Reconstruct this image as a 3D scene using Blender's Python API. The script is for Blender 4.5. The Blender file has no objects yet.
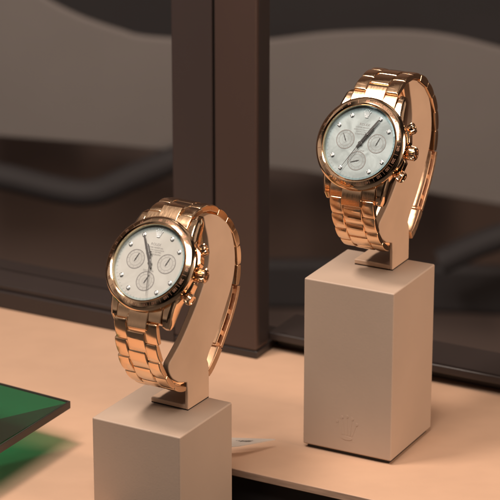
import bpy, bmesh, math, random
from mathutils import Vector, Matrix
random.seed(4)
C = bpy.context.scene.collection
S = 0.001                                   # everything is modelled in millimetres
R = math.radians

# ------------------------------------------------------------------ camera, light, exposure
PITCH, DIST, FPX = 0.3395, 1109.4, 2534.8
cam = bpy.data.objects.new('camera', bpy.data.cameras.new('camera')); C.objects.link(cam)
bpy.context.scene.camera = cam
cam.data.sensor_width = 36; cam.data.lens = FPX / 500 * 36
cam.data.clip_start = 0.05; cam.data.clip_end = 50
cam.location = (0, -DIST * math.cos(PITCH) * S, DIST * math.sin(PITCH) * S)
cam.rotation_euler = (math.pi / 2 - PITCH, 0, 0)
cam.data.dof.use_dof = True
cam.data.dof.focus_distance = (DIST - 62) * S
cam.data.dof.aperture_fstop = 21

sc = bpy.context.scene
sc.view_settings.view_transform = 'Standard'; sc.view_settings.look = 'None'
sc.view_settings.exposure = -0.10; sc.view_settings.gamma = 1
sc.cycles.max_bounces = 8; sc.cycles.glossy_bounces = 5; sc.cycles.transparent_max_bounces = 12
sc.cycles.caustics_reflective = False; sc.cycles.caustics_refractive = False
sc.cycles.sample_clamp_indirect = 4
w = bpy.data.worlds.new('World'); sc.world = w; w.use_nodes = True
# dim shop invented for gold reflections: dark towards the visitor's side, warm patches elsewhere
WN, WL = w.node_tree.nodes, w.node_tree.links
wt = WN.new('ShaderNodeTexCoord'); wn = WN.new('ShaderNodeTexNoise'); wn.inputs['Scale'].default_value = 2.1; wn.inputs['Detail'].default_value = 1.0
WL.new(wt.outputs['Generated'], wn.inputs['Vector'])
wr = WN.new('ShaderNodeValToRGB'); wr.color_ramp.elements[0].position = .42; wr.color_ramp.elements[1].position = .60
wr.color_ramp.elements[0].color = (.035, .028, .026, 1); wr.color_ramp.elements[1].color = (1.0, .80, .68, 1)
WL.new(wn.outputs[0], wr.inputs[0])
wd = WN.new('ShaderNodeVectorMath'); wd.operation = 'DOT_PRODUCT'; wd.inputs[1].default_value = (-.05, -.985, .16)
WL.new(wt.outputs['Generated'], wd.inputs[0])
wm = WN.new('ShaderNodeMapRange'); wm.inputs[1].default_value = .55; wm.inputs[2].default_value = .85; wm.inputs[3].default_value = 1; wm.inputs[4].default_value = .06
WL.new(wd.outputs['Value'], wm.inputs[0])
wx = WN.new('ShaderNodeVectorMath'); wx.operation = 'SCALE'; WL.new(wr.outputs[0], wx.inputs[0]); WL.new(wm.outputs[0], wx.inputs['Scale'])
WL.new(wx.outputs[0], WN['Background'].inputs[0]); WN['Background'].inputs[1].default_value = 0.50

def area(name, loc, target, size, power, col, sy=None):
    l = bpy.data.lights.new(name, 'AREA'); o = bpy.data.objects.new(name, l); C.objects.link(o)
    l.shape = 'RECTANGLE'; l.size = size * S; l.size_y = (sy or size) * S; l.energy = power; l.color = col
    o.location = Vector(loc) * S
    o.rotation_euler = (Vector(target) - Vector(loc)).to_track_quat('-Z', 'Y').to_euler()
    return o
area('ceiling_lamp', (-230, -110, 620), (0, 0, -30), 120, 4.4, (1, .85, .73), 140)
area('front_fill_light', (-150, -520, 860), (0, 0, -10), 460, 7.6, (1, .90, .80), 340)  # added soft fill for the front faces, placed for the bezel highlight
area('side_fill_light', (620, -330, 300), (20, -20, 10), 150, 3.6, (1, .74, .55), 340)  # added fill for the stand cuffs and right block faces

# ------------------------------------------------------------------ helpers
class MB:
    """collects shapes into one mesh (mm coordinates)"""
    def __init__(s): s.v = []; s.f = []; s.mi = []
    def add(s, vs, fs, M=None, mi=0):
        k = len(s.v)
        s.v += [tuple((M @ Vector(v)) if M else v) for v in vs]
        s.f += [[i + k for i in f] for f in fs]; s.mi += [mi] * len(fs); return s
    def box(s, a, b, M=None, mi=0):
        x0, y0, z0 = a; x1, y1, z1 = b
        vs = [(x0,y0,z0),(x1,y0,z0),(x1,y1,z0),(x0,y1,z0),(x0,y0,z1),(x1,y0,z1),(x1,y1,z1),(x0,y1,z1)]
        return s.add(vs, [(3,2,1,0),(4,5,6,7),(0,1,5,4),(1,2,6,5),(2,3,7,6),(3,0,4,7)], M, mi)
    def gbox(s, x0, x1, y0, y1, z0, top, M=None, nx=5, ny=5, mi=0):
        """box with a curved top: top(x, y) gives the height"""
        vs = []; fs = []
        for j in range(ny + 1):
            for i in range(nx + 1):
                x = x0 + (x1-x0)*i/nx; y = y0 + (y1-y0)*j/ny; vs.append((x, y, top(x, y)))
        n = len(vs)
        for j in range(ny + 1):
            for i in range(nx + 1):
                x = x0 + (x1-x0)*i/nx; y = y0 + (y1-y0)*j/ny; vs.append((x, y, z0))
        q = lambda i, j: j*(nx+1)+i
        for j in range(ny):
            for i in range(nx):
                fs.append((q(i,j), q(i+1,j), q(i+1,j+1), q(i,j+1)))
                fs.append((n+q(i,j+1), n+q(i+1,j+1), n+q(i+1,j), n+q(i,j)))
        for i in range(nx):
            fs.append((n+q(i,0), n+q(i+1,0), q(i+1,0), q(i,0)))
            fs.append((q(i,ny), q(i+1,ny), n+q(i+1,ny), n+q(i,ny)))
        for j in range(ny):
            fs.append((q(0,j), q(0,j+1), n+q(0,j+1), n+q(0,j)))
            fs.append((n+q(nx,j), n+q(nx,j+1), q(nx,j+1), q(nx,j)))
        return s.add(vs, fs, M, mi)
    def lathe(s, prof, n=96, M=None, closed=True, mi=0, rfun=None):
        """prof: (r, z) list; closed rings"""
        vs = []; fs = []; m = len(prof)
        for k in range(n):
            a = 2*math.pi*k/n
            for r, z in prof:
                rr = r * (rfun(a, r) if rfun else 1)
                vs.append((rr*math.cos(a), rr*math.sin(a), z))
        for k in range(n):
            k2 = (k+1) % n
            for i in range(m if closed else m-1):
                i2 = (i+1) % m
                fs.append((k*m+i, k2*m+i, k2*m+i2, k*m+i2))
        if not closed:
            fs.append([k*m for k in range(n)][::-1]); fs.append([k*m+m-1 for k in range(n)])
        return s.add(vs, fs, M, mi)
    def prism(s, pts, z0, z1, M=None, mi=0):
        n = len(pts); vs = [(x,y,z0) for x,y in pts] + [(x,y,z1) for x,y in pts]
        fs = [list(range(n))[::-1], list(range(n, 2*n))] + [(i,(i+1)%n,n+(i+1)%n,n+i) for i in range(n)]
        return s.add(vs, fs, M, mi)
    def tube(s, pts, r, n=10, M=None):
        vs = []; fs = []; P = [Vector(p) for p in pts]
        for i, p in enumerate(P):
            t = (P[min(i+1, len(P)-1)] - P[max(i-1, 0)]).normalized()
            a = t.cross(Vector((0,0,1)) if abs(t.z) < .9 else Vector((1,0,0))).normalized(); b = t.cross(a)
            for k in range(n):
                c = 2*math.pi*k/n; vs.append(p + a*(r*math.cos(c)) + b*(r*math.sin(c)))
        for i in range(len(P)-1):
            for k in range(n): fs.append((i*n+k, i*n+(k+1)%n, (i+1)*n+(k+1)%n, (i+1)*n+k))
        fs.append(list(range(n))[::-1]); fs.append([(len(P)-1)*n+k for k in range(n)])
        return s.add(vs, fs, M)
    def text(s, body, size, M=None, fn=None, align='CENTER', bold=0.0):
        c = bpy.data.curves.new('t', 'FONT'); c.body = body; c.size = size; c.align_x = align; c.align_y = 'CENTER'
        c.extrude = 0.0; c.offset = bold; c.resolution_u = 3
        o = bpy.data.objects.new('t', c); C.objects.link(o)
        dg = bpy.context.evaluated_depsgraph_get(); me = o.evaluated_get(dg).to_mesh()
        vs = [tuple(v.co) for v in me.vertices]; fs = [tuple(p.vertices) for p in me.polygons]
        if fn: vs = [fn(*v) for v in vs]
        s.add(vs, fs, M); o.evaluated_get(dg).to_mesh_clear()
        bpy.data.objects.remove(o); bpy.data.curves.remove(c); return s
    def build(s, name, mat, parent=None, bevel=0, seg=2, ang=35, fix=True):
        me = bpy.data.meshes.new(name)
        me.from_pydata([(x*S, y*S, z*S) for x, y, z in s.v], [], s.f)
        for m in (mat if isinstance(mat, (list, tuple)) else [mat]): me.materials.append(m)
        for p, i in zip(me.polygons, s.mi): p.material_index = i
        if fix:
            bm = bmesh.new(); bm.from_mesh(me); bmesh.ops.recalc_face_normals(bm, faces=bm.faces); bm.to_mesh(me); bm.free()
        me.shade_smooth(); me.set_sharp_from_angle(angle=R(ang))
        o = bpy.data.objects.new(name, me); C.objects.link(o)
        if parent: o.parent = parent
        if bevel:
            b = o.modifiers.new('bevel', 'BEVEL'); b.width = bevel*S; b.segments = seg; b.limit_method = 'ANGLE'; b.angle_limit = R(ang); b.harden_normals = True
        return o
def tag(o, label=None, cat=None, group=None, kind=None):
    for k, v in (('label', label), ('category', cat), ('group', group), ('kind', kind)):
        if v: o[k] = v
    return o
def empty(name, loc, rz=0):
    o = bpy.data.objects.new(name, None); C.objects.link(o); o.location = Vector(loc)*S; o.rotation_euler.z = rz
    o.empty_display_size = .01; return o

# ------------------------------------------------------------------ materials
def mat(name, col, rough=.5, metal=0, spec=.5, var=0, vscale=200, vcol=None, bump=0, bscale=400, stretch=(1,1,1), coat=0, rvar=0, detail=4):
    m = bpy.data.materials.new(name); m.use_nodes = True; nt = m.node_tree; N = nt.nodes; L = nt.links
    b = N['Principled BSDF']; b.inputs['Base Color'].default_value = (*col, 1)
    b.inputs['Roughness'].default_value = rough; b.inputs['Metallic'].default_value = metal
    b.inputs['Specular IOR Level'].default_value = spec; b.inputs['Coat Weight'].default_value = coat
    tc = N.new('ShaderNodeTexCoord'); mp = N.new('ShaderNodeMapping'); mp.inputs['Scale'].default_value = stretch
    L.new(tc.outputs['Object'], mp.inputs[0])
    def noise(sc_, d=detail):
        n = N.new('ShaderNodeTexNoise'); n.inputs['Scale'].default_value = sc_; n.inputs['Detail'].default_value = d
        L.new(mp.outputs[0], n.inputs['Vector']); return n
    if var or vcol:
        n = noise(vscale); mx = N.new('ShaderNodeMix'); mx.data_type = 'RGBA'
        cr = N.new('ShaderNodeMapRange'); cr.inputs[1].default_value = .32; cr.inputs[2].default_value = .68
        L.new(n.outputs[0], cr.inputs[0]); L.new(cr.outputs[0], mx.inputs[0])
        c2 = vcol or tuple(min(1, c*(1+var)) for c in col); c1 = col if vcol else tuple(c*(1-var) for c in col)
        mx.inputs[6].default_value = (*c1, 1); mx.inputs[7].default_value = (*c2, 1)
        L.new(mx.outputs[2], b.inputs['Base Color'])
    if rvar:
        n = noise(vscale*1.7); mr = N.new('ShaderNodeMapRange'); mr.inputs[1].default_value = .3; mr.inputs[2].default_value = .7
        mr.inputs[3].default_value = rough*(1-rvar); mr.inputs[4].default_value = rough*(1+rvar)
        L.new(n.outputs[0], mr.inputs[0]); L.new(mr.outputs[0], b.inputs['Roughness'])
    if bump:
        n = noise(bscale); bp = N.new('ShaderNodeBump'); bp.inputs['Strength'].default_value = bump; bp.inputs['Distance'].default_value = .0003
        L.new(n.outputs[0], bp.inputs['Height']); L.new(bp.outputs[0], b.inputs['Normal'])
    return m
GOLD = (.925, .63, .40)
M_pol = mat('polished_rose_gold', GOLD, .10, 1, rvar=.4, vscale=300)
M_link = mat('satin_rose_gold', (.915,.62,.39), .17, 1, rvar=.2, vscale=500, bump=.012, bscale=900, stretch=(3,.4,.4))
M_blade = mat('clasp_satin_gold', (.80,.52,.33), .42, 1, rvar=.2, vscale=400)
M_bez = mat('bezel_rose_gold', (.91,.64,.41), .09, 1, rvar=.2, vscale=300)
M_eng = mat('engraving_brown', (.20,.10,.06), .45, .6)
M_white = mat('white_gold', (.42,.41,.40), .22, 1)
M_gem = mat('diamond', (.86,.88,.88), .06, 0, spec=1, coat=.6)
M_ink = mat('dial_ink', (.26,.24,.23), .5)
M_ring = mat('subdial_ring_ink', (.27,.25,.235), .4)
M_cuff = mat('taupe_leatherette', (.61,.42,.295), .48, var=.05, vscale=60, bump=.10, bscale=1800)
M_block = mat('taupe_block', (.43,.318,.245), .62, var=.06, vscale=16, bump=.10, bscale=1500)
M_base = mat('black_base', (.012,.011,.011), .6)
M_gap = mat('dark_hollow', (.02,.014,.01), .7)
M_wall = mat('dark_brown_wall', (.30,.215,.185), .6, var=.1, vscale=6)
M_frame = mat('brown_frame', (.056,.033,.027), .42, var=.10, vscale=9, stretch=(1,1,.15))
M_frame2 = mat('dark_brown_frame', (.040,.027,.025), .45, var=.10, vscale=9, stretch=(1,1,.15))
M_rail = mat('dark_bronze_rail', (.028,.021,.020), .35, var=.12, vscale=12)
M_floor = mat('charcoal_floor', (.022,.018,.018), .6, var=.1, vscale=40)
M_taupe = mat('taupe_reflection', (.285,.25,.235), .8, var=.06, vscale=8)  # pale tone of the pane reflections, put into colour
M_dark = mat('charcoal_reflection', (.048,.042,.044), .7, var=.1, vscale=8)  # dark tone of the pane reflections, put into colour
M_card = mat('white_card', (.52,.46,.41), .6)
M_cardink = mat('card_ink', (.10,.09,.085), .6)

def board_mat():
    m = mat('peach_table', (.53,.338,.230), .5, var=.025, vscale=60, bump=.22, bscale=1100, stretch=(1,1.6,1), spec=.35)
    return m
M_board = board_mat()
M_edge = mat('board_edge', (.47,.30,.21), .6, var=.25, vscale=220, stretch=(.25,.25,2), bump=.3, bscale=300)

def dial_mat(name, a, b_, sc_):
    m = bpy.data.materials.new(name); m.use_nodes = True; N = m.node_tree.nodes; L = m.node_tree.links
    b = N['Principled BSDF']; b.inputs['Roughness'].default_value = .38; b.inputs['Coat Weight'].default_value = .3
    tc = N.new('ShaderNodeTexCoord'); n = N.new('ShaderNodeTexNoise'); n.inputs['Scale'].default_value = sc_; n.inputs['Detail'].default_value = 5
    n.inputs['Distortion'].default_value = 1.3
    L.new(tc.outputs['Object'], n.inputs['Vector'])
    r = N.new('ShaderNodeValToRGB'); r.color_ramp.elements[0].position = .36; r.color_ramp.elements[1].position = .62
    r.color_ramp.elements[0].color = (*a, 1); r.color_ramp.elements[1].color = (*b_, 1)
    L.new(n.outputs[0], r.inputs[0]); L.new(r.outputs[0], b.inputs['Base Color']); return m
M_dialR = dial_mat('pearl_dial', (.33,.375,.37), (.51,.575,.57), 110)
M_dialL = dial_mat('silver_dial', (.50,.48,.435), (.58,.562,.515), 60)

M_subR = dial_mat('pearl_subdial', (.30,.335,.33), (.44,.49,.485), 150)
M_subL = dial_mat('silver_subdial', (.455,.435,.395), (.52,.50,.46), 80)
def thin_glass(name, tint, refl, rough=.02, gcol=(1,1,1)):
    m = bpy.data.materials.new(name); m.use_nodes = True; N = m.node_tree.nodes; L = m.node_tree.links
    N.remove(N['Principled BSDF']); o = N['Material Output']
    t = N.new('ShaderNodeBsdfTransparent'); t.inputs[0].default_value = (*tint, 1)
    g = N.new('ShaderNodeBsdfGlossy'); g.inputs['Roughness'].default_value = rough; g.inputs['Color'].default_value = (*gcol, 1)
    lw = N.new('ShaderNodeFresnel'); lw.inputs[0].default_value = refl
    mx = N.new('ShaderNodeMixShader'); ge_ = N.new('ShaderNodeNewGeometry'); iv = N.new('ShaderNodeMath'); iv.operation = 'SUBTRACT'; iv.inputs[0].default_value = 1; L.new(ge_.outputs['Backfacing'], iv.inputs[1])
    ml = N.new('ShaderNodeMath'); ml.operation = 'MULTIPLY'; L.new(lw.outputs[0], ml.inputs[0]); L.new(iv.outputs[0], ml.inputs[1]); L.new(ml.outputs[0], mx.inputs[0]); L.new(t.outputs[0], mx.inputs[1]); L.new(g.outputs[0], mx.inputs[2])
    L.new(mx.outputs[0], o.inputs[0]); return m
M_crystal = thin_glass('sapphire_crystal', (.97,.975,.98), 1.25, .02, (.8,.95,1))
M_cedge = thin_glass('crystal_edge_glass', (.84,.92,.94), 1.3, .05, (.8,.95,1))
M_pane = thin_glass('window_glass', (.96,.96,.96), 1.05, .05)
M_green = thin_glass('green_glass', (.10,.56,.40), 2.1, .06)
M_trayrefl = thin_glass('reflection_wedge_glass', (.55,.60,.60), 2.2, .12)  # dark reflection on the tray, put into this tint
M_greenedge = mat('green_glass_edge', (.035,.030,.026), .3)

# ------------------------------------------------------------------ wall frame coordinates: d runs along the wall, n into it
DV = Vector((.880, -.475, 0)); NV = Vector((.475, .880, 0))
WM = Matrix(((DV.x, NV.x, 0, 0), (DV.y, NV.y, 0, 0), (0, 0, 1, 0), (0, 0, 0, 1)))
TZ = -78.3; FZ = -118.3
def unproj(px, py, z=None, y=None):
    s, c = math.sin(PITCH), math.cos(PITCH); o = Vector((0, -DIST*c, DIST*s))
    X = (px-250)/FPX; U = (250-py)/FPX; d = Vector((X, c+U*s, -s+U*c))
    t = (z-o.z)/d.z if z is not None else (y-o.y)/d.y
    return o + d*t

# table top: peach board with a cut-out where the lower level begins
notch = unproj(186, 459, z=TZ); nd = notch.dot(DV)
N_BACK = 104; FE = -54.4; BK = 98
tt = empty('display_table', (0, 0, TZ))
tag(tt, 'peach coloured smooth display board under the tall block and beside the green glass', 'display table')
mb = MB()
mb.prism([(-230, -182), (nd, -182), (nd, FE), (330, FE), (330, BK), (-230, BK)], -3.6, 0, WM)
top = mb.build('table_board', [M_board, M_edge], tt, bevel=.5)
for p in top.data.polygons:
    if abs(p.normal.z) < .5: p.material_index = 1
MB().prism([(-224, -176), (nd-6, -176), (nd-6, FE+6), (324, FE+6), (324, BK-5), (-224, BK-5)], FZ-TZ, -3.6, WM).build('plinth', M_floor, tt)

dc = empty('display_counter', (0, 0, FZ)); tag(dc, 'charcoal lower counter level under the front block and the peach table', 'counter')
MB().prism([(-620, -560), (610, -560), (610, N_BACK), (-620, N_BACK)], -14, 0, WM).build('counter_top', M_floor, dc, bevel=1)
MB().prism([(-600, -540), (590, -540), (590, N_BACK-20), (-600, N_BACK-20)], -880, -14, WM).build('counter_base', M_floor, dc)
MB().prism([(-3000, -2500), (3000, -2500), (3000, 1500), (-3000, 1500)], -1004, -998, None).build('floor', M_floor)
bpy.data.objects['floor']['kind'] = 'structure'

# ------------------------------------------------------------------ vitrine frame behind
vf = empty('window_frame', tuple(WM @ Vector((-25.6, 59.4, TZ))))
tag(vf, 'dark brown framed glass partition standing at the back edge of the peach table', 'window frame')
IV = Matrix.Translation(-Vector(vf.location)/S) @ WM
N0, N1 = 59.4, 79.6
def d_at(px, n, z=0):                       # wall coordinate d of a picture column on the plane n
    s, c = math.sin(PITCH), math.cos(PITCH); o = Vector((0, -DIST*c, DIST*s))
    X = (px-250)/FPX; U = (250-150)/FPX; dr = Vector((X, c+U*s, -s+U*c)); t = (n - o.dot(NV))/dr.dot(NV)
    return (o+dr*t).dot(DV)
c0, c1, c2 = d_at(174, N0+2), d_at(213.5, N0), d_at(256, N0)
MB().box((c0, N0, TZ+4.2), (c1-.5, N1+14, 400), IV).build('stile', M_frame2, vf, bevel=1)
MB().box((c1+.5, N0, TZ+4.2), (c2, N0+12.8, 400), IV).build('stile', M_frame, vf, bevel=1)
MB().box((c1-.5, N0+2, TZ+4.2), (c1+.5, N1+10, 400), IV).build('door_gap', M_gap, vf)
MB().box((c2-.2, N0+2.5, TZ+6), (c2+.3, N0+12.9, 400), IV).build('door_jamb', M_rail, vf, bevel=.6)
rl = MB().box((-600, N0, TZ), (c0, N1+14, TZ+9), IV); rl.box((-600, N0+2, TZ+9), (c0, N1+14, TZ+12), IV); rl.box((c0, N0+.3, TZ), (c2+.3, N1+14, TZ+4), IV)
rl.build('bottom_rail', M_rail, vf, bevel=.8)
r2 = MB().box((c2+.4, N1, TZ), (600, N1+20, TZ+6), IV); r2.box((c2+.4, N0+12, TZ+6.1), (600, N1+20, TZ+10), IV)
r2.build('bottom_rail', M_rail, vf, bevel=.8)
MB().box((-600, N1, TZ+12), (c0, N1+1.5, 400), IV).build('glass_pane', M_pane, vf)
MB().box((c2+.4, N0+13, TZ+10), (600, N0+14.5, 400), IV).build('glass_pane', M_pane, vf)

# ------------------------------------------------------------------ blurred pane reflections, built as shapes behind the glass
def smooth(pts, k=6, closed=True):
    out = []; n = len(pts)
    rng = range(n if closed else n-1)
    for i in rng:
        g = (lambda j: Vector(pts[j % n])) if closed else (lambda j: Vector(pts[max(0, min(n-1, j))]))
        p0, p1, p2, p3 = g(i-1), g(i), g(i+1), g(i+2)
        for t in range(k):
            t /= k
            out.append(.5*((2*p1)+(p2-p0)*t+(2*p0-5*p1+4*p2-p3)*t*t+(3*p1-p0-3*p2+p3)*t**3))
    if not closed: out.append(Vector(pts[-1]))
    return out
YB = 780
def pane_refl(px, y, label):
    p = unproj(px, 330, y=y); e = empty('pane_reflection', (p.x, y, -998)); return tag(e, label, 'pane reflection')  # parent of shapes that stand in for a pane's reflection
def back_panel(pix, y, depth, name, m, label=None, cat=None, parent=None):
    pts = [unproj(px, py, y=y) for px, py in pix]
    base = Vector((sum(p.x for p in pts)/len(pts), y, min(p.z for p in pts)))
    b = MB(); mtx = Matrix(((1,0,0,0),(0,0,1,0),(0,1,0,0),(0,0,0,1)))
    b.prism([(p.x-base.x, p.z-base.z) for p in pts], 0, depth, mtx)
    o = b.build(name, m, bevel=6, seg=3); o.location = base*S
    if parent: o.parent = parent; o.location -= parent.location
    return tag(o, label, cat)
def arc(pts, k=6): return [tuple(v) for v in smooth([(a, b, 0) for a, b in pts], k, False)]
reflL = pane_refl(90, YB, 'stand-in for the blurred taupe reflection with dark bent band in the left glass pane')
reflR = pane_refl(400, YB, 'stand-in for the blurred wide taupe reflection with charcoal band in the right glass pane')
top_l = [(a, b) for a, b, _ in arc([(-60,-60),(0,-32),(45,-2),(80,16),(120,30),(150,37),(235,42)])]
back_panel(top_l + [(235,156),(174,153),(90,145),(0,138),(-60,134)], YB, 6, 'pale_reflection', M_taupe, parent=reflL)
top_r = [(a, b) for a, b, _ in arc([(242,42),(272,40),(330,33),(400,31),(450,36),(500,48),(570,66)])]
back_panel(top_r + [(570,222),(500,206),(440,196),(360,182),(300,172),(242,166)], YB+10, 6, 'pale_reflection', M_taupe, parent=reflR)
def refl_tube(pts, y, r, parent):
    P = [unproj(px, py, y=y) for px, py in pts]; P = smooth([tuple(p) for p in P], 6, False); b = P[0].copy()
    o = MB().tube([p-b for p in P], r, 14).build('bent_reflection', M_dark); o.location = b*S - parent.location; o.parent = parent; return o
refl_tube([(-60,168),(0,176),(60,190),(95,192),(130,178),(174,160),(230,140)], YB-30, 10, reflL)
refl_tube([(440,262),(480,244),(520,232),(580,226)], YB-30, 10, reflR)
back_panel([(242,262),(330,262),(420,266),(600,272),(600,322),(420,314),(242,310)], YB+30, 14, 'low_reflection', M_dark, parent=reflR)
MB().box((-3000, 1000, -998), (3000, 1020, 1600)).build('wall', M_wall)['kind'] = 'structure'
# dark upper part of the pane reflections, built as a panel
back_panel([(-200,-200),(700,-200),(700,75),(540,52),(500,50),(400,40),(272,46),(174,50),(100,40),(-200,-20)], 980, 10, 'dark_reflection', M_dark, 'charcoal panel standing in for the dark top of the pane reflections', 'reflection panel')

# ------------------------------------------------------------------ display blocks
def crown_emblem(mb, M, w_=8.2):
    k = w_/8.2
    for i, (bx, tx, ty) in enumerate(((-2.0,-4.1,3.0),(-1.1,-2.2,4.9),(0,0,5.6),(1.1,2.2,4.9),(2.0,4.1,3.0))):
        b = Vector((bx*k, -2.2*k, 0)); t = Vector((tx*k, ty*k, 0)); d = (t-b).normalized(); nn = Vector((-d.y, d.x, 0))
        mb.prism([tuple((b+nn*.40*k)[:2]), tuple((b-nn*.40*k)[:2]), tuple((t-nn*.16*k)[:2]), tuple((t+nn*.16*k)[:2])], 0, .22, M)
        mb.prism([(t.x+.62*k*math.cos(a*math.pi/6), t.y+.62*k*math.sin(a*math.pi/6)) for a in range(12)], 0, .26, M)
    mb.prism([(2.3*k*math.cos(a*math.pi/12), -3.4*k+.85*k*math.sin(a*math.pi/12)) for a in range(24)], 0, .26, M)
BH, BW = 78.3, 42.0
def block(loc, yaw, label):
    e = empty('display_block', loc, -yaw); h = BW/2
    b = MB().box((-h, -h, 1.8), (h, h, BH)).build('block_body', M_block, e, bevel=.7, seg=3)
    MB().box((-h+1.6, -h+1.6, 0), (h-1.6, h-1.6, 2.2)).build('block_base', M_base, e)
    em = MB(); crown_emblem(em, w_=9.2, M=Matrix(((1,0,0,0),(0,0,-1,-h+.17),(0,1,0,12.3),(0,0,0,1))))
    em.build('crown_emblem', M_block, e)
    return tag(e, label, 'display block', 'taupe display blocks carrying a watch')
BR = (51.4, -26.7, TZ); BL = (-36.0, -84.1, FZ)
block(BR, .488, 'tall taupe display block with embossed crown standing on the peach table')
block(BL, .517, 'taupe display block on the lower level in front of the table edge')

# ------------------------------------------------------------------ watch stands
def PQ(w_, P, Q): return (w_, -P, Q)
CUFF = [(-17.5,80),(-23,79.6),(-30.5,76.2),(-37.3,70.4),(-41.3,62.2),(-42.4,53),(-40.2,44.6),(-34.6,35.8),(-27.8,26.6),(-22,20.6),(-19.5,17.2)]
CUFF_F = [(2.6,14.6),(7.6,18.2),(10.1,22.2),(9.9,25.2),(6.4,27.8),(1,31.6),(-6,38.0),(-12.8,45.2),(-18.8,53.2),(-21.6,61),(-21,68.5),(-19,75)]
def stand(loc, az, shift, label):
    e = empty('watch_stand', loc, -az)
    X = Matrix(((0,0,1,shift),(-1,0,0,0),(0,1,0,0),(0,0,0,1)))       # (P, Q, w) -> stand space
    sm = lambda p: [(v.x, v.y) for v in smooth([(a, b, 0) for a, b in p], 5, False)]
    post = [(-20.6,15.2),(-21,10),(-21,0),(-4.2,0),(-4.2,8),(-3.6,12.4)]
    m = MB(); m.prism(sm(CUFF) + post + sm(CUFF_F), 3.0, 8.6); n_ = len(m.v)//2
    for k in range(n_):                       # the wall of the foot is thin, the crescent above it thicker
        x_, y_, _ = m.v[k]; t = max(0, min(1, (y_-13)/12)); m.v[k] = (x_, y_, 7.0 + (5.6-7.0)*t*t*(3-2*t))
    m.v = [tuple(X @ Vector(v)) for v in m.v]
    m.build('cuff', M_cuff, e, bevel=1.0, seg=4)
    m = MB(); m.prism([(-21.0,0.05),(-4.2,0.05),(-4.2,2.1),(-21,2.1)], -9.6, 7.3, X); m.build('foot_plate', M_cuff, e, bevel=.45)
    m = MB(); m.prism([(-20.8,-.3),(-4.4,-.3),(-4.4,.1),(-20.8,.1)], -9.4, 8.4, X); m.build('foot_pad', M_base, e)
    return tag(e, label, 'watch stand', 'curved taupe watch stands')
AZR, AZL = R(27.7), R(30.4)
SR, SL = (BR[0], BR[1], .35), (BL[0], BL[1], FZ+BH+.35)
stand(SR, AZR, 0.0, 'taupe curved cuff stand on top of the tall block at the right')
stand(SL, AZL, 1.2, 'taupe curved cuff stand on the lower block at the left')

# ------------------------------------------------------------------ watches
def arclen(pts, step=.25):
    P = smooth([(0, a, b) for a, b in pts], 24, False); out = [(0, P[0])]; s = 0
    for a, b in zip(P, P[1:]): s += (b-a).length; out.append((s, b))
    return out
def at(curve, s):
    s = max(0, min(curve[-1][0]-.01, s))
    for (s0, a), (s1, b) in zip(curve, curve[1:]):
        if s1 >= s: return a.lerp(b, (s-s0)/max(1e-6, s1-s0))
def frame_at(curve, s, hl=3.0):
    a = at(curve, s-hl); b = at(curve, s+hl); c = at(curve, s)
    if s+hl > curve[-1][0]: b = at(curve, curve[-1][0]); 
    t = (b-a).normalized(); c = c
    T = Vector((0, -t.y, t.z)); Wd = Vector((1, 0, 0)); Nn = Wd.cross(T)       # x across, y along, z outward
    pos = Vector((0, -c.y, c.z))
    return Matrix(((Wd.x, T.x, Nn.x, pos.x), (Wd.y, T.y, Nn.y, pos.y), (Wd.z, T.z, Nn.z, pos.z), (0,0,0,1)))

def hand(mb, ang, length, tail, w0, w1, z, M, th=.18):
    a = R(ang); Rm = M @ Matrix.Translation((0,0,z)) @ Matrix.Rotation(-a, 4, 'Z')
    mb.prism([(-w0*.7,-tail),(w0*.7,-tail),(w0,0),(w0,length*.55),(w1,length*.93),(0,length),(-w1,length*.93),(-w0,length*.55),(-w0,0)], 0, th, Rm)
    mb.lathe([(.01,0),(w0*1.5,0),(w0*1.5,th*1.4),(.01,th*1.4)], 20, M @ Matrix.Translation((0,0,z)), closed=True)

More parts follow.
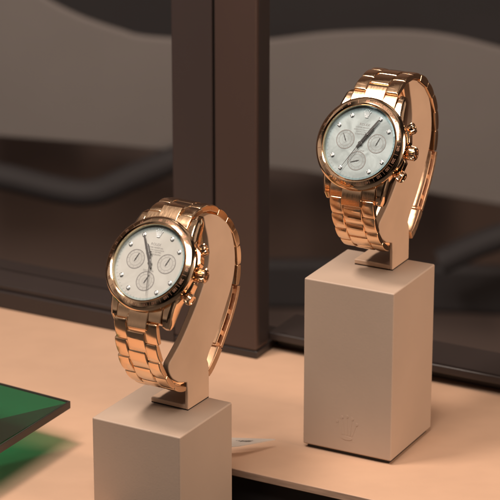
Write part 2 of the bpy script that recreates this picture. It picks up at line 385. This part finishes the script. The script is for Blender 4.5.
def watch(loc, az, head, el, roll, path, clasp, dialm, times, label, subs):
    e = empty('gold_watch', loc, -az); w0_, P0, Q0 = head
    HM = Matrix.Translation((w0_, -P0, Q0)) @ Matrix.Rotation(el - math.pi/2 + math.pi, 4, 'X')
    n = Vector((0, -math.cos(el), math.sin(el))); u = Vector((0, math.sin(el), math.cos(el))); xx = Vector((1,0,0))
    HM = Matrix(((1,u.x,n.x,w0_),(0,u.y,n.y,-P0),(0,u.z,n.z,Q0),(0,0,0,1))) @ Matrix.Rotation(roll, 4, 'Z')
    # --- case
    m = MB()
    prof = [(14,-9.6),(17.6,-9.4),(19.0,-8.2),(19.55,-6.0),(19.55,-3.2),(19.1,-1.9),(14,-1.9)]
    m.lathe(prof, 128, HM)
    for sx in (-1, 1):
        for sy in (-1, 1):
            # lug: swept from the mid case to the tip, curving down
            sec = []; K = 9
            for i in range(K+1):
                t = i/K; y = 6 + t*17.6
                xo = math.sqrt(max(0, 19.5**2 - y*y)) if y < 12.2 else 15.2 - (y-12.2)*.155
                xo = max(xo, 15.2 - (y-12.2)*.155 if y > 12.2 else 0)
                xi = 10.4 if y > 13 else 9.5
                zt = -2.0 - max(0, (y-11)/12.6)**1.7*3.4; zb = -8.6 - t*1.4
                if i == K: zt -= .9; xo -= .7
                sec.append([(xi*sx, y*sy, zb), (xo*sx, y*sy, zb+.6), (xo*sx+.25*sx, y*sy, (zt+zb)/2), (xo*sx-.15*sx, y*sy, zt-.9), ((xo-1.0)*sx, y*sy, zt), (xi*sx, y*sy, zt)])
            vs = [v for s_ in sec for v in s_]; q = 6
            fs = [(i*q+k, i*q+(k+1)%q, (i+1)*q+(k+1)%q, (i+1)*q+k) for i in range(K) for k in range(q)]
            fs += [list(range(q))[::-1], [K*q+k for k in range(q)]]
            m.add(vs, fs, HM)
    for sy in (-1, 1):                        # crown guards blend on the right flank
        m.add([(18.2,1.5*sy,-3.2),(20.0,4.2*sy,-4.2),(19.0,8.6*sy,-4.2),(16.5,10.5*sy,-3.2),(18.2,1.5*sy,-8.4),(20.0,4.2*sy,-7.6),(19.0,8.6*sy,-7.6),(16.5,10.5*sy,-8.4)],
              [(0,1,2,3),(7,6,5,4),(0,4,5,1),(1,5,6,2),(2,6,7,3),(3,7,4,0)], HM)
    case = m.build('case', M_pol, e, bevel=.35, seg=3, ang=40)
    m = MB(); m.lathe([(.02,-12),(13.5,-12),(15.4,-11.2),(16.6,-9.5),(.02,-9.5)], 96, HM); m.build('case_back', M_pol, e)
    # --- bezel (lathe) with tachymeter scale
    m = MB(); m.lathe([(16.2,-1.7),(19.5,-1.85),(20.0,-1.3),(19.95,-.6),(19.3,.35),(18.7,.75),(16.95,1.35),(16.75,1.25),(16.2,1.0)], 160, HM)
    bz = m.build('bezel', M_bez, e, ang=25)
    m = MB()
    def cone(a0, rm, lift=.03):
        def fn(x, y, z):
            r = rm + y; a = R(90 - a0) - x/rm
            zz = .75 + (18.7-r)/(18.7-16.95)*.6 + lift if r <= 18.7 else .75 - (r-18.7)*.66 + lift
            return (r*math.cos(a), r*math.sin(a), zz)
        return fn
    for t, a0 in (('400',54),('300',72),('240',90),('200',108),('180',121),('160',136),('140',154),('130',166.5),('120',181),('110',197),('100',217),('90',240),('80',270),('75',288),('70',309),('65',332),('60',359)):
        m.text(t, 1.55, HM, cone(a0, 17.75), bold=.05)
    m.text('UNITS PER HOUR', 1.55, HM, cone(27, 17.75), bold=.02)
    for k in range(17):                       # triangular index marks at the rim between the numbers
        a0 = (46,63,81,99,114.5,128.5,145,160,173.5,189,207,228.5,255,279,298.5,320.5,345.5)[k]
        f = cone(a0, 17.6); m.add([f(-.09,-.75,0), f(.09,-.75,0), f(.07,.95,0), f(-.07,.95,0)], [(0,1,2,3)], HM)
    m.build('tachymeter_scale', M_eng, bz, fix=False)
    # --- inner ring, crystal, dial
    m = MB(); m.lathe([(15.8,-.9),(16.3,-.9),(16.35,1.1),(16.0,1.35),(15.9,1.1)], 128, HM); rh = m.build('rehaut', M_pol, e)
    m = MB(); m.lathe([(.02,1.15),(15.3,1.15),(15.9,1.0),(15.9,.75),(.02,.75)], 96, HM); cry = m.build('crystal', M_crystal, e)
    m = MB(); m.lathe([(15.15,1.2),(15.95,1.05),(15.95,.1),(15.5,.1)], 96, HM); m.build('crystal_edge', M_cedge, cry)
    m = MB(); m.lathe([(.02,-.7),(15.9,-.7),(15.9,-1.4),(.02,-1.4)], 128, HM); dl = m.build('dial', dialm, e)
    # minute track + writing
    m = MB()
    for k in range(60):
        a = R(6*k); M2 = HM @ Matrix.Rotation(-a, 4, 'Z'); l_ = .75 if k % 5 else 1.0
        m.add([(-.05,15.25-l_,-.66),(.05,15.25-l_,-.66),(.05,15.25,-.66),(-.05,15.25,-.66)], [(0,1,2,3)], M2)
    for t, y, s_ in (('ROLEX', 8.1, 1.5), ('OYSTER PERPETUAL', 6.75, .85), ('SUPERLATIVE CHRONOMETER', 5.75, .66), ('OFFICIALLY CERTIFIED', 4.95, .66), ('COSMOGRAPH', 3.9, 1.0)):
        m.text(t, s_, HM @ Matrix.Translation((0, y, -.65)))
    m.text('DAYTONA', 1.0, HM @ Matrix.Translation((0, -3.0, -.655)))
    m.build('dial_print', M_ink, dl, fix=False)
    # subdials
    for (sx, sy, ha) in ((7.2,.9,subs[0]), (-7.2,.9,subs[1]), (0,-7.4,subs[2])):
        SM = HM @ Matrix.Translation((sx, sy, -.7)); m = MB()
        m.lathe([(.02,-.02),(4.0,-.02),(4.0,.03),(.02,.03)], 64, SM); sd = m.build('subdial', M_subR if dialm is M_dialR else M_subL, dl)
        m = MB()
        m.lathe([(3.80,0),(4.12,0),(4.12,.10),(3.80,.10)], 64, SM); m.lathe([(2.66,.02),(2.80,.02),(2.80,.05),(2.66,.05)], 64, SM)
        m.lathe([(1.35,.02),(1.42,.02),(1.42,.05),(1.35,.05)], 48, SM)
        for k in range(12):
            M2 = SM @ Matrix.Rotation(R(30*k), 4, 'Z'); m.add([(-.06,3.0,.045),(.06,3.0,.045),(.06,3.75,.045),(-.06,3.75,.045)], [(0,1,2,3)], M2)
        m.build('subdial_ring', M_ring, dl)
        m = MB(); hand(m, ha, 2.9, 1.0, .18, .10, .12, SM, .1); m.build('subdial_hand', M_white, dl)
    # hour markers: round stones in white settings; coronet at twelve
    for h in (1, 2, 4, 5, 7, 8, 10, 11):
        a = R(30*h); MM = HM @ Matrix.Translation((13.05*math.sin(a), 13.05*math.cos(a), -.7)) @ Matrix.Rotation(-a, 4, 'Z') @ Matrix.Scale(.86, 4)
        m = MB(); m.lathe([(.62,0),(1.02,0),(.98,.38),(.72,.46),(.62,.30)], 24, MM)
        for k in range(4):
            p = R(45+90*k); m.lathe([(.01,.2),(.2,.2),(.17,.62),(.01,.66)], 10, MM @ Matrix.Translation((.78*math.cos(p), .78*math.sin(p), 0)))
        mk = m.build('hour_marker', M_white, dl)
        m = MB(); m.lathe([(.02,.1),(.70,.25),(.72,.34),(.42,.58),(.02,.60)], 8, MM); m.build('diamond', M_gem, mk, ang=10)
    m = MB(); crown_emblem(m, HM @ Matrix.Translation((0, 12.6, -.68)) @ Matrix.Scale(1.3,4,(0,0,1)), 2.9); m.build('coronet', M_gem, dl)
    for sx in (1, -1):
        pass
    # --- hands
    hh, mm, ss = times
    m = MB(); hand(m, hh, 8.6, 2.2, .62, .42, -.15, HM, .16); m.build('hour_hand', M_white, e)
    m = MB(); hand(m, mm, 12.8, 2.2, .52, .36, .08, HM, .16); m.build('minute_hand', M_white, e)
    m = MB(); hand(m, ss, 14.0, 4.6, .14, .07, .36, HM, .1)
    m.lathe([(.01,0),(.55,0),(.55,.16),(.01,.16)], 20, HM @ Matrix.Translation((-4.4*math.sin(R(ss)), -4.4*math.cos(R(ss)), .36)))
    m.build('chronograph_hand', M_white, e)
    # --- crown and pushers
    def knob(ang, name, r, l0, l1, teeth):
        a = R(ang); KM = HM @ Matrix.Translation((0,0,-5.6)) @ Matrix.Rotation(-a, 4, 'Z') @ Matrix(((1,0,0,0),(0,0,1,0),(0,-1,0,0),(0,0,0,1)))
        # local z now points outward from the case centre
        m = MB(); m.lathe([(.02,17.5),(r*.55,17.5),(r*.55,l0+.3),(.02,l0+.3)], 32, KM)
        m.lathe([(.02,17.5),(r*.82,17.5),(r*.82,l0-.9),(r*.66,l0-.5),(.02,l0-.5)], 32, KM)
        o = m.build(name, M_pol, e)
        rf = lambda al, rr: 1 + (.055*math.copysign(1, math.sin(al*teeth)) if rr > r*.93 else 0)
        m = MB(); m.lathe([(.02,l0),(r*.9,l0),(r,l0+.35),(r,l1-.5),(r*.88,l1),(r*.62,l1+.12),(r*.55,l1-.1),(.02,l1-.05)], teeth*6, KM, rfun=rf)
        k = m.build('cap', M_pol, o, ang=30)
        if name == 'crown':
            m = MB(); crown_emblem(m, KM @ Matrix.Translation((0,-.2,l1-.08)), 2.6); m.build('crown_emblem', M_pol, k)
    knob(90, 'crown', 2.85, 19.7, 23.4, 22)
    knob(61.5, 'pusher', 2.35, 20.5, 23.0, 14)
    knob(118.5, 'pusher', 2.35, 20.5, 23.0, 14)
    # --- bracelet
    cv = arclen(path); L_ = cv[-1][0]
    def hwf(s):
        p = at(cv, s); P_ = p.y
        if p.z < 20 and -24 < P_ < -1: return 6.6
        return 10.1 - .4*min(1, min(s, L_-s)/60)
    def link(m, s, w0, w1, ln, th, drop=0.0, cr=.16):
        if at(cv, s).y < -30: th += 1.0
        F = frame_at(cv, s, ln*.45) @ Matrix.Translation((w0_*max(0, 1-min(s, L_-s)/25), 0, -drop))
        wc = (w0+w1)/2; hw = (w1-w0)/2
        m.gbox(w0, w1, -ln/2, ln/2, -th, lambda x, y: -.78*abs(y/(ln/2))**2.3 - cr*abs((x-wc)/hw)**3, F, 5, 8)
    # solid end links between the lugs
    for s, sg in ((-1.2, 1), (L_+1.2, -1)):
        sy = 1 if sg == 1 else -1
        m = MB(); m.gbox(-10.2, 10.2, 16.5*sy if sy > 0 else -22.6, 22.6 if sy > 0 else -16.5, -8.2,
                          lambda x, y: -2.7 - ((abs(y)-16.5)/6.1)**1.8*1.5 - .1*abs(x/10)**2, HM, 10, 6)
        m.gbox(-4.4, 4.4, 17*sy if sy > 0 else -26.0, 26.0 if sy > 0 else -17, -7.6,
                lambda x, y: -2.5 - ((abs(y)-17)/9.0)**1.9*2.2, HM, 4, 8)
        m.build('end_link', M_link, e, bevel=.25)
    pitch = 9.4; cs, ce = clasp
    def run(sa, sb):
        k = max(1, round((sb-sa)/pitch)); p = (sb-sa)/k
        for i in range(k):
            s = sa + p*(i+.5); hw = hwf(s); cw = hw*.44
            m = MB(); link(m, s, -hw, -cw, p*.95, 2.8); link(m, s, cw, hw, p*.95, 2.8)
            m.add(*tube_data(frame_at(cv, s) @ Matrix.Translation((w0_*max(0, 1-min(s, L_-s)/25), 0, -1.4)), hw-.6, p))
            o = m.build('bracelet_link', M_link, e, bevel=.45, seg=3)
            if i < k-1 or True:
                m = MB(); s2 = s + p*.5 if i < k-1 else s + p*.40
                link(m, s2 if i < k-1 else s+p*.36, -cw+.12, cw-.12, p*.93 if i < k-1 else p*.7, 2.6, .02, .1)
                m.build('centre_link', M_pol, o, bevel=.5, seg=3)
    def tube_data(F, hw, p):
        vs = []; fs = []
        for k, (y, z) in enumerate(((-.6*p,-.7),(.6*p,-.7),(.6*p,.5),(-.6*p,.5))):
            for x in (-hw, hw): vs.append(F @ Vector((x, y*.8, z)))
        fs = [(0,2,3,1),(2,4,5,3),(4,6,7,5),(6,0,1,7),(0,6,4,2),(1,3,5,7)]
        return vs, fs
    run(1.0, cs); run(ce, L_-1.0)
    # --- clasp: two curved cover plates held off the blades
    def plate(m, sa, sb, w_, z0, z1, k=10):
        vs = []; fs = []
        for i in range(k+1):
            F = frame_at(cv, sa+(sb-sa)*i/k, 1.5)
            for x, z in ((-w_,z0),(w_,z0),(w_,z1-.35),(w_*.9,z1),(-w_*.9,z1),(-w_,z1-.35)): vs.append(F @ Vector((x,0,z)))
        for i in range(k):
            for j in range(6): fs.append((i*6+j, i*6+(j+1)%6, (i+1)*6+(j+1)%6, (i+1)*6+j))
        fs += [list(range(6))[::-1], [k*6+j for j in range(6)]]
        m.add(vs, fs)
    m = MB(); mid = cs + (ce-cs)*.70
    plate(m, cs+.3, mid-.3, 9.8, -1.7, .6); plate(m, cs+.3, mid-.3, 9.0, -4.5, -3.7)
    for s in (cs+2, cs+(mid-cs)*.4, cs+(mid-cs)*.75, mid-1.5):
        plate(m, s, s+2.0, 8.6, -3.9, -1.2, 2)
    cl = m.build('clasp', M_blade, e, bevel=.2)
    m = MB(); plate(m, mid+.2, ce+1.5, 9.8, -3.0, .8, 6); m.build('clasp_flap', M_blade, cl, bevel=.2)
    m = MB(); plate(m, mid-1.5, ce-2.0, 5.0, -2.4, -.5, 5); m.build('clasp_catch', M_blade, cl, bevel=.2)
    return tag(e, label, 'watch', 'rose gold chronograph watches on stands')

rear = [(-31.5,79.5),(-40,72.2),(-45.8,63.5),(-47.9,52.5),(-46,40.5),(-41.5,31),(-35,22.3),(-26.8,13.2),(-20,9.0),(-9,7.6),(2,10)]
watch(SR, AZR, (1.2,14.8,60.9), R(29.4), 0.0,
      [(1.2,79.6),(-8,83.2),(-20,83.6)] + rear + [(10,15.2),(16.2,22.6),(20.5,30.8),(23.2,39.4)], (78, 118), M_dialR, (33, 30, 208),
      'rose gold watch with grey pearl dial on the tall block, hands pointing to one', (20, 330, 250))
watch(SL, AZL, (3.4,13.5,68.6), R(36.0), R(1.5),
      [(-2.2,84.8),(-11,86.0),(-21.5,84.4)] + rear + [(10,15.6),(16.2,23.8),(20.5,32.4),(23.2,40.6),(24.3,48.2)], (75, 115), M_dialL, (336, 331, 168),
      'rose gold watch with cream silver dial on the lower front block, hands near eleven', (20, 20, 20))

# ------------------------------------------------------------------ green glass slab and the little card
gz = TZ + 21
g0 = unproj(70.5, 401, z=gz); gl = unproj(0, 382.5, z=gz); gf = unproj(0, 446, z=gz)
ax = (gl-g0).normalized(); ay = (gf-g0).normalized()
A = g0 + ax*84; B = g0 + ay*72; D_ = A + ay*72
ge = empty('green_glass_tray', tuple((g0+D_)/2 - Vector((0,0,21)))); I2 = Matrix.Translation(-Vector(ge.location)/S)
pts = [(p.x, p.y) for p in (g0, A, D_, B)]
inn = lambda o: [(p.x, p.y) for p in (g0+ax*o+ay*o, A-ax*o+ay*o, D_-ax*o-ay*o, B+ax*o-ay*o)]
MB().prism(inn(.8), gz-.8, gz, I2).build('glass_plate', M_green, ge)
m = MB(); po, pi_ = pts, inn(.8)
m.prism([po[0], po[3], pi_[3], pi_[0]], gz-3.4, gz+.05, I2)
m.prism([po[3], po[2], pi_[2], pi_[3]], gz-3.4, gz+.05, I2)
m.prism([po[0], po[1], pi_[1], pi_[0]], gz-.9, gz+.05, I2); m.prism([po[1], po[2], pi_[2], pi_[1]], gz-.9, gz+.05, I2)
m.build('tray_rim', M_greenedge, ge, bevel=.2)
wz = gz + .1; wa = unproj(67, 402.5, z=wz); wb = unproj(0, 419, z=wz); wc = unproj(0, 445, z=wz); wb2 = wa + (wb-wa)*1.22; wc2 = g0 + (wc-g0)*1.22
MB().prism([(p.x, p.y) for p in (wa+ay*1.5, wb2, wc2+ax*1)], gz-.05, gz+.25, I2).build('dark_reflection_wedge', M_trayrefl, ge)  # dark reflection on the glass, built as a tinted wedge
c1_ = D_ - ax*10 - ay*8; c2_ = A - ax*10 + ay*8
for c in (A - ax*14 + ay*16, D_ - ax*14 - ay*16):
    MB().lathe([(.02,TZ),(7,TZ),(7,TZ+1.5),(5,TZ+3),(5,gz-.8),(.02,gz-.8)], 24, I2 @ Matrix.Translation((c.x, c.y, 0))).build('leg', M_greenedge, ge, bevel=.3)
tag(ge, 'dark rimmed green glass tray hovering over the peach table at the left', 'glass tray')

k0 = unproj(222, 441, z=TZ+4); k1 = unproj(275, 440, z=TZ+4.5); k2 = unproj(222, 447, z=TZ+3.0)
ce_ = empty('price_card', (k0.x, k0.y, TZ))
I3 = Matrix.Translation(-Vector(ce_.location)/S)
m = MB(); q0 = unproj(214, 437, z=TZ+8.5); q1 = unproj(275.5, 439, z=TZ+4.5); q2 = unproj(240, 445.5, z=TZ+6.5); q3 = unproj(214, 448, z=TZ+6.5)
vs = [q0, q3, q2, q1]; vs2 = [v - Vector((0,0,.5)) for v in vs]
m.add([tuple(v) for v in vs+vs2], [(0,1,2,3),(7,6,5,4),(0,4,5,1),(1,5,6,2),(2,6,7,3),(3,7,4,0)], I3)
m.build('card_sheet', M_card, ce_)
tag(ce_, 'thin white card lying tilted between the two blocks', 'card')
m = MB(); e1 = (q1-q0); 
for a_, b_ in ((.44,.49),(.51,.55),(.57,.63),(.65,.68),(.70,.76),(.78,.81)):
    f = lambda t, s_: q0.lerp(q1, t).lerp(q3.lerp(q2, t), s_) + Vector((0,0,.35))
    m.add([tuple(f(a_,.36)), tuple(f(a_,.52)), tuple(f(b_,.52)), tuple(f(b_,.36))], [(0,1,2,3)], I3)
m.build('card_print', M_cardink, ce_, fix=False)
